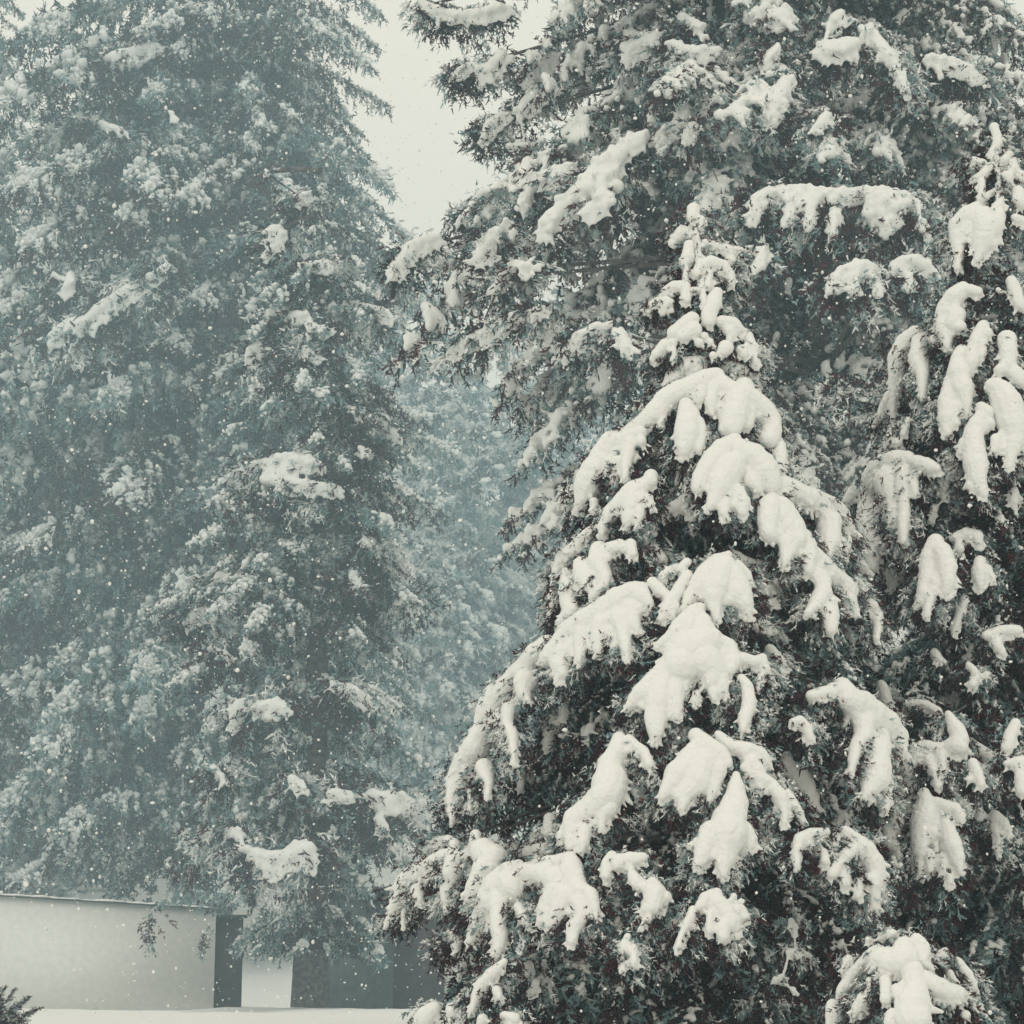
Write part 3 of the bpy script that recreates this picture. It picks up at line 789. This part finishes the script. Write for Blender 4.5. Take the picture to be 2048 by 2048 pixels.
K_NEAR = kinds('near', (0.32, 0.65, 1.15), 4, nl=0.028, nw=0.010, lat_gap=0.043, twig_len=0.068, k=10, frost=0.28, snow_r=0.017, load=0.42, voxel=0.0085, arch=0.12, width=0.34, snowy=0.06)
K_MID = kinds('mid', (1.2, 2.5, 4.5), 4, nl=0.062, nw=0.019, lat_gap=0.13, twig_len=0.20, k=11, frost=0.34, snow_r=0.070, load=0.66, voxel=0.030, arch=0.08, width=0.30, snowy=0.10)
K_LEFT = kinds('left', (1.4, 3.0, 5.4), 4, nl=0.11, nw=0.034, lat_gap=0.20, twig_len=0.30, k=9, frost=0.38, snow_r=0.10, load=0.75, mode='blob', arch=0.08, width=0.34, snowy=0.10)
K_BROAD = kinds('broad', (2.1, 4.4, 7.8), 4, nl=0.17, nw=0.055, lat_gap=0.30, twig_len=0.44, k=8, frost=0.38, snow_r=0.14, load=0.65, mode='blob', arch=0.08, width=0.34, snowy=0.10)
K_FAR = kinds('far', (2.5, 5.5), 3, nl=0.38, nw=0.14, lat_gap=0.50, twig_len=0.6, k=6, frost=0.5, snow_r=0.26, load=1.3, mode='blob', arch=0.08, width=0.36, snowy=0.45)

# ------------------------------------------------------------------ trees (profiles in photograph pixels, 2048 wide)
G_BG = 'tall snowy conifers behind the pair of spruces'
big = conifer('snowy_conifer', 'huge dark conifer filling the upper right, long snowy boughs sweeping down left', 32, 1662,
        [(-560, 1560, 1760), (-200, 1100, 2000), (-60, 760, 1960), (0, 790, 1980), (50, 830, 2050), (100, 940, 2150), (170, 1010, 2200), (290, 980, 2230), (350, 900, 2250), (420, 810, 2280), (540, 750, 2300), (640, 800, 2300), (730, 800, 2300),
         (840, 890, 2300), (930, 990, 2300), (1100, 1000, 2300), (1250, 980, 2250), (1500, 1050, 2200), (1800, 1100, 2150)],
        300, K_MID, 0.62, 11, r_trunk=0.46, ragged=0.04, tier=2.6, over=1.0, skip=[(640, 1060, 0.85)])
laden(big, MID_B, 32, 1662, -560, 0.66, 0.024, seed=3, k_front=1.06, fringe=0.8, fat=1.32, grain=4)
leftt = conifer('snowy_conifer', 'broad hazy conifer speckled with snow, filling the upper left beside the sky gap', 90, 450,
        [(-620, 400, 500), (-200, 380, 700), (0, 385, 765), (50, 300, 775), (100, 215, 775), (150, 80, 765), (210, -20, 750), (360, -70, 765), (400, -80, 800), (450, -80, 860), (600, -120, 860), (900, -170, 880), (1200, -180, 840), (1500, -150, 800), (1800, -100, 690)],
        300, K_BROAD, 0.45, 12, r_trunk=0.5, tier=4.0)
laden(leftt, LEFT_C, 90, 450, -620, 0.45, 0.075, seed=5, k_front=0.95, fringe=0.9, drip=0.8, fat=1.1, grain=2)
narrow = conifer('snowy_spruce', 'slender hazy spruce with a bare grey trunk in front of the broad conifer', 58, 628,
        [(335, 622, 634), (420, 560, 690), (520, 530, 730), (640, 510, 770), (760, 480, 790), (900, 440, 830), (1000, 400, 850), (1150, 370, 850), (1300, 365, 860), (1450, 400, 840), (1560, 380, 860), (1700, 360, 880), (1830, 400, 830), (1930, 420, 720)],
        190, K_LEFT, 0.40, 13, r_trunk=0.44, front=0.7, ragged=0.10, tier=2.9, skip=[(980, 1880, 0.45)])
laden(narrow, MID_D, 58, 628, 335, 0.2, 0.048, seed=6, k_front=1.0, fringe=0.8, drip=1.0, fat=1.15, grain=3)
conifer('snowy_conifer', 'dim conifer at the left edge rising past the top of the frame', 100, -90,
        [(-300, -110, -70), (0, -200, 30), (150, -260, 45), (400, -300, 110), (900, -330, 200), (1400, -330, 260), (1790, -330, 300)],
        160, K_BROAD, 0.4, 14, r_trunk=0.3)
for (px, py), (qx, qy), kd in (((500, 1795), (330, 1800), K_LEFT[1][1]), ((310, 1800), (300, 1890), K_LEFT[0][0]), ((420, 1850), (400, 1905), K_LEFT[0][2])):
    a_, b_ = at(px, py, 54.5), at(qx, qy, 54.2)
    v_ = b_ - a_
    hb = obj('bough', kd[0], narrow, a_ - narrow.location)
    hb.rotation_euler = Euler((0, math.atan2(-v_.z, math.hypot(v_.x, v_.y)), math.atan2(v_.y, v_.x)), 'XYZ')
    hb.scale = (v_.length / kd[2],) * 3
G_TIP = 'small faded conifers whose tips stand against the sky at the upper left'
for i, (ax, tp, d, lb) in enumerate([(66, 20, 110, 'taller of the two faded conifer tips in the sky gap at upper left'), (112, 45, 116, 'shorter of the two faded conifer tips in the sky gap at upper left')]):
    conifer('distant_conifer', lb, d, ax, [(tp, ax - 8, ax + 8), (tp + 60, ax - 22, ax + 22), (tp + 250, ax - 60, ax + 60), (tp + 700, ax - 110, ax + 110), (1800, ax - 160, ax + 160)], 70, K_FAR, 0.3, 30 + i, group=G_TIP)
G_FAR = 'pale conifers fading into the snowfall on the hill'
FAR = [(795, 455, 148, 230, 'pale conifer with the highest tip in the misty gap between the big trees'),
       (870, 480, 141, 230, 'misty conifer between the overlapping boughs of the two big trees'),
       (1120, 480, 146, 230, 'misty conifer filling the hole in the boughs above the pointed near spruce'),
       (905, 600, 132, 220, 'pale conifer just left of the snowy spruce, fading into the mist'),
       (720, 500, 155, 180, 'misty conifer mostly hidden behind the slender spruce'),
       (1020, 560, 150, 220, 'misty conifer seen through the boughs of the huge dark conifer'),
       (1240, 620, 132, 190, 'misty conifer almost hidden behind the pointed near spruce'),
       (860, 900, 118, 170, 'lower misty conifer in front of the pale ones, above the timber cabin'),
       (300, 900, 112, 200, 'misty conifer glimpsed through the broad speckled conifer'),
       (1950, 300, 125, 200, 'misty conifer behind the right edge of the huge dark conifer'),
       (500, 1100, 108, 200, 'misty conifer low behind the slender spruce and the garage')]
for i, (ax, tp, d, hw, lb) in enumerate(FAR):
    d *= 1.13
    conifer('distant_conifer', lb, d, ax, [(tp, ax - 9, ax + 9), (tp + 90, ax - hw * .25, ax + hw * .2), (tp + 350, ax - hw * .55, ax + hw * .5), (tp + 700, ax - hw * .85, ax + hw * .8), (1800, ax - hw, ax + hw)], 110, K_FAR, 0.32, 40 + i, group=G_FAR)

# the near pair
DA = 11.5
pa = [(415, 1386, 1392), (560, 1350, 1450), (700, 1310, 1500), (850, 1200, 1560), (1000, 1140, 1640), (1200, 1090, 1740), (1400, 990, 1800), (1600, 930, 1850), (1750, 850, 1900), (1900, 830, 1950), (2150, 800, 2000)]
def shrink(p, ax, f):
    return [(r[0], ax + (r[1] - ax) * f, ax + (r[2] - ax) * f) for r in p]
near = conifer('snowy_spruce', 'pointed near spruce with thick drooping snow pads, centre right', DA, 1400, shrink(pa, 1400, 0.86), 260, K_NEAR, 0.55, 21, r_trunk=0.08, front=0.86)
laden(near, NEAR_A, DA, 1400, 415, 0.41, 0.0058, seed=1)
DB = 12.1
pb = [(265, 1985, 1995), (420, 1930, 2050), (600, 1880, 2120), (800, 1800, 2200), (1000, 1740, 2250), (1200, 1700, 2300), (1500, 1650, 2350), (1800, 1600, 2400), (2150, 1580, 2430)]
near2 = conifer('snowy_spruce', 'second near spruce with thick snow pads, cut by the right edge of the frame', DB, 1990, shrink(pb, 1990, 0.88), 220, K_NEAR, 0.55, 22, r_trunk=0.085, front=0.86)
laden(near2, NEAR_B, DB, 1990, 265, 0.30, 0.0060, seed=2)
DY = 9.5
yng = conifer('young_spruce', 'small young spruce, only its snow capped top showing at the lower right', DY, 1820, [(1865, 1815, 1825), (1950, 1740, 1900), (2050, 1660, 1980), (2300, 1600, 2050), (2500, 1560, 2080)], 90, K_NEAR, 0.5, 23, r_trunk=0.05, front=0.8)
laden(yng, YOUNG, DY, 1820, 1850, 0.45, 0.0050, seed=4)

# ------------------------------------------------------------------ dark shrub in front of the garage
def shrub():
    p = at(-10, 2060, 24)
    t = thing('shrub', 'small dark shrub at the lower left corner in front of the garage wall', 'shrub', (p.x, 24, p.z - 0.15))
    for i in range(16):
        b = obj('branch', K_NEAR[2][i % 4][0], t)
        b.rotation_euler = (0, math.radians(-rng.uniform(25, 85)), rng.uniform(0, 6.28))
        b.scale = (0.5,) * 3
        obj('snow_load', K_NEAR[2][i % 4][1], b)['kind'] = 'stuff'
shrub()

# ------------------------------------------------------------------ falling snow
def snowfall():
    n = 30000
    P = np.stack([rng.uniform(-9.5, 9.5, n), rng.uniform(4, 36, n), rng.uniform(0.3, 16, n)], -1)
    m = 3800
    P[:m] = np.stack([rng.uniform(-3.4, 3.4, m), rng.uniform(3, 12, m), rng.uniform(0.8, 6.5, m)], -1)
    R = np.minimum(rng.lognormal(-5.38, 0.42, n), 0.011) * np.clip(P[:, 1] / 12, 0.5, 1.3)
    st = rng.uniform(0.65, 1.4, (n, 3))
    V, F = blobs(P, R, ICO1, flat=st)
    o = obj('falling_snow', mesh('falling_snow', V, F, [M_SNOW], smooth=True))
    o['kind'] = 'stuff'
    o['label'] = 'falling snowflakes drifting in front of the trees'
    o['category'] = 'snow'
snowfall()

# ------------------------------------------------------------------ haze
def haze():
    m = bpy.data.materials.new('haze')
    m.use_nodes = True
    n = m.node_tree.nodes
    n.clear()
    out = n.new('ShaderNodeOutputMaterial')
    v = n.new('ShaderNodeVolumePrincipled')
    v.inputs['Color'].default_value = (0.585, 0.84, 0.975, 1)
    v.inputs['Density'].default_value = 0.0037
    m.node_tree.links.new(v.outputs['Volume'], out.inputs['Volume'])
    x, y0, y1, z0, z1 = 410, -70, 430, -1.2, 64
    V = [(a, b, c) for c in (z0, z1) for b in (y0, y1) for a in (-x, x)]
    F = [(0, 2, 3, 1), (4, 5, 7, 6), (0, 1, 5, 4), (2, 6, 7, 3), (0, 4, 6, 2), (1, 3, 7, 5)]
    o = obj('haze', mesh('haze', V, F, [m]))
    o['kind'] = 'stuff'
    o['label'] = 'pale snowy haze filling the air between the trees'
    o['category'] = 'haze'
haze()
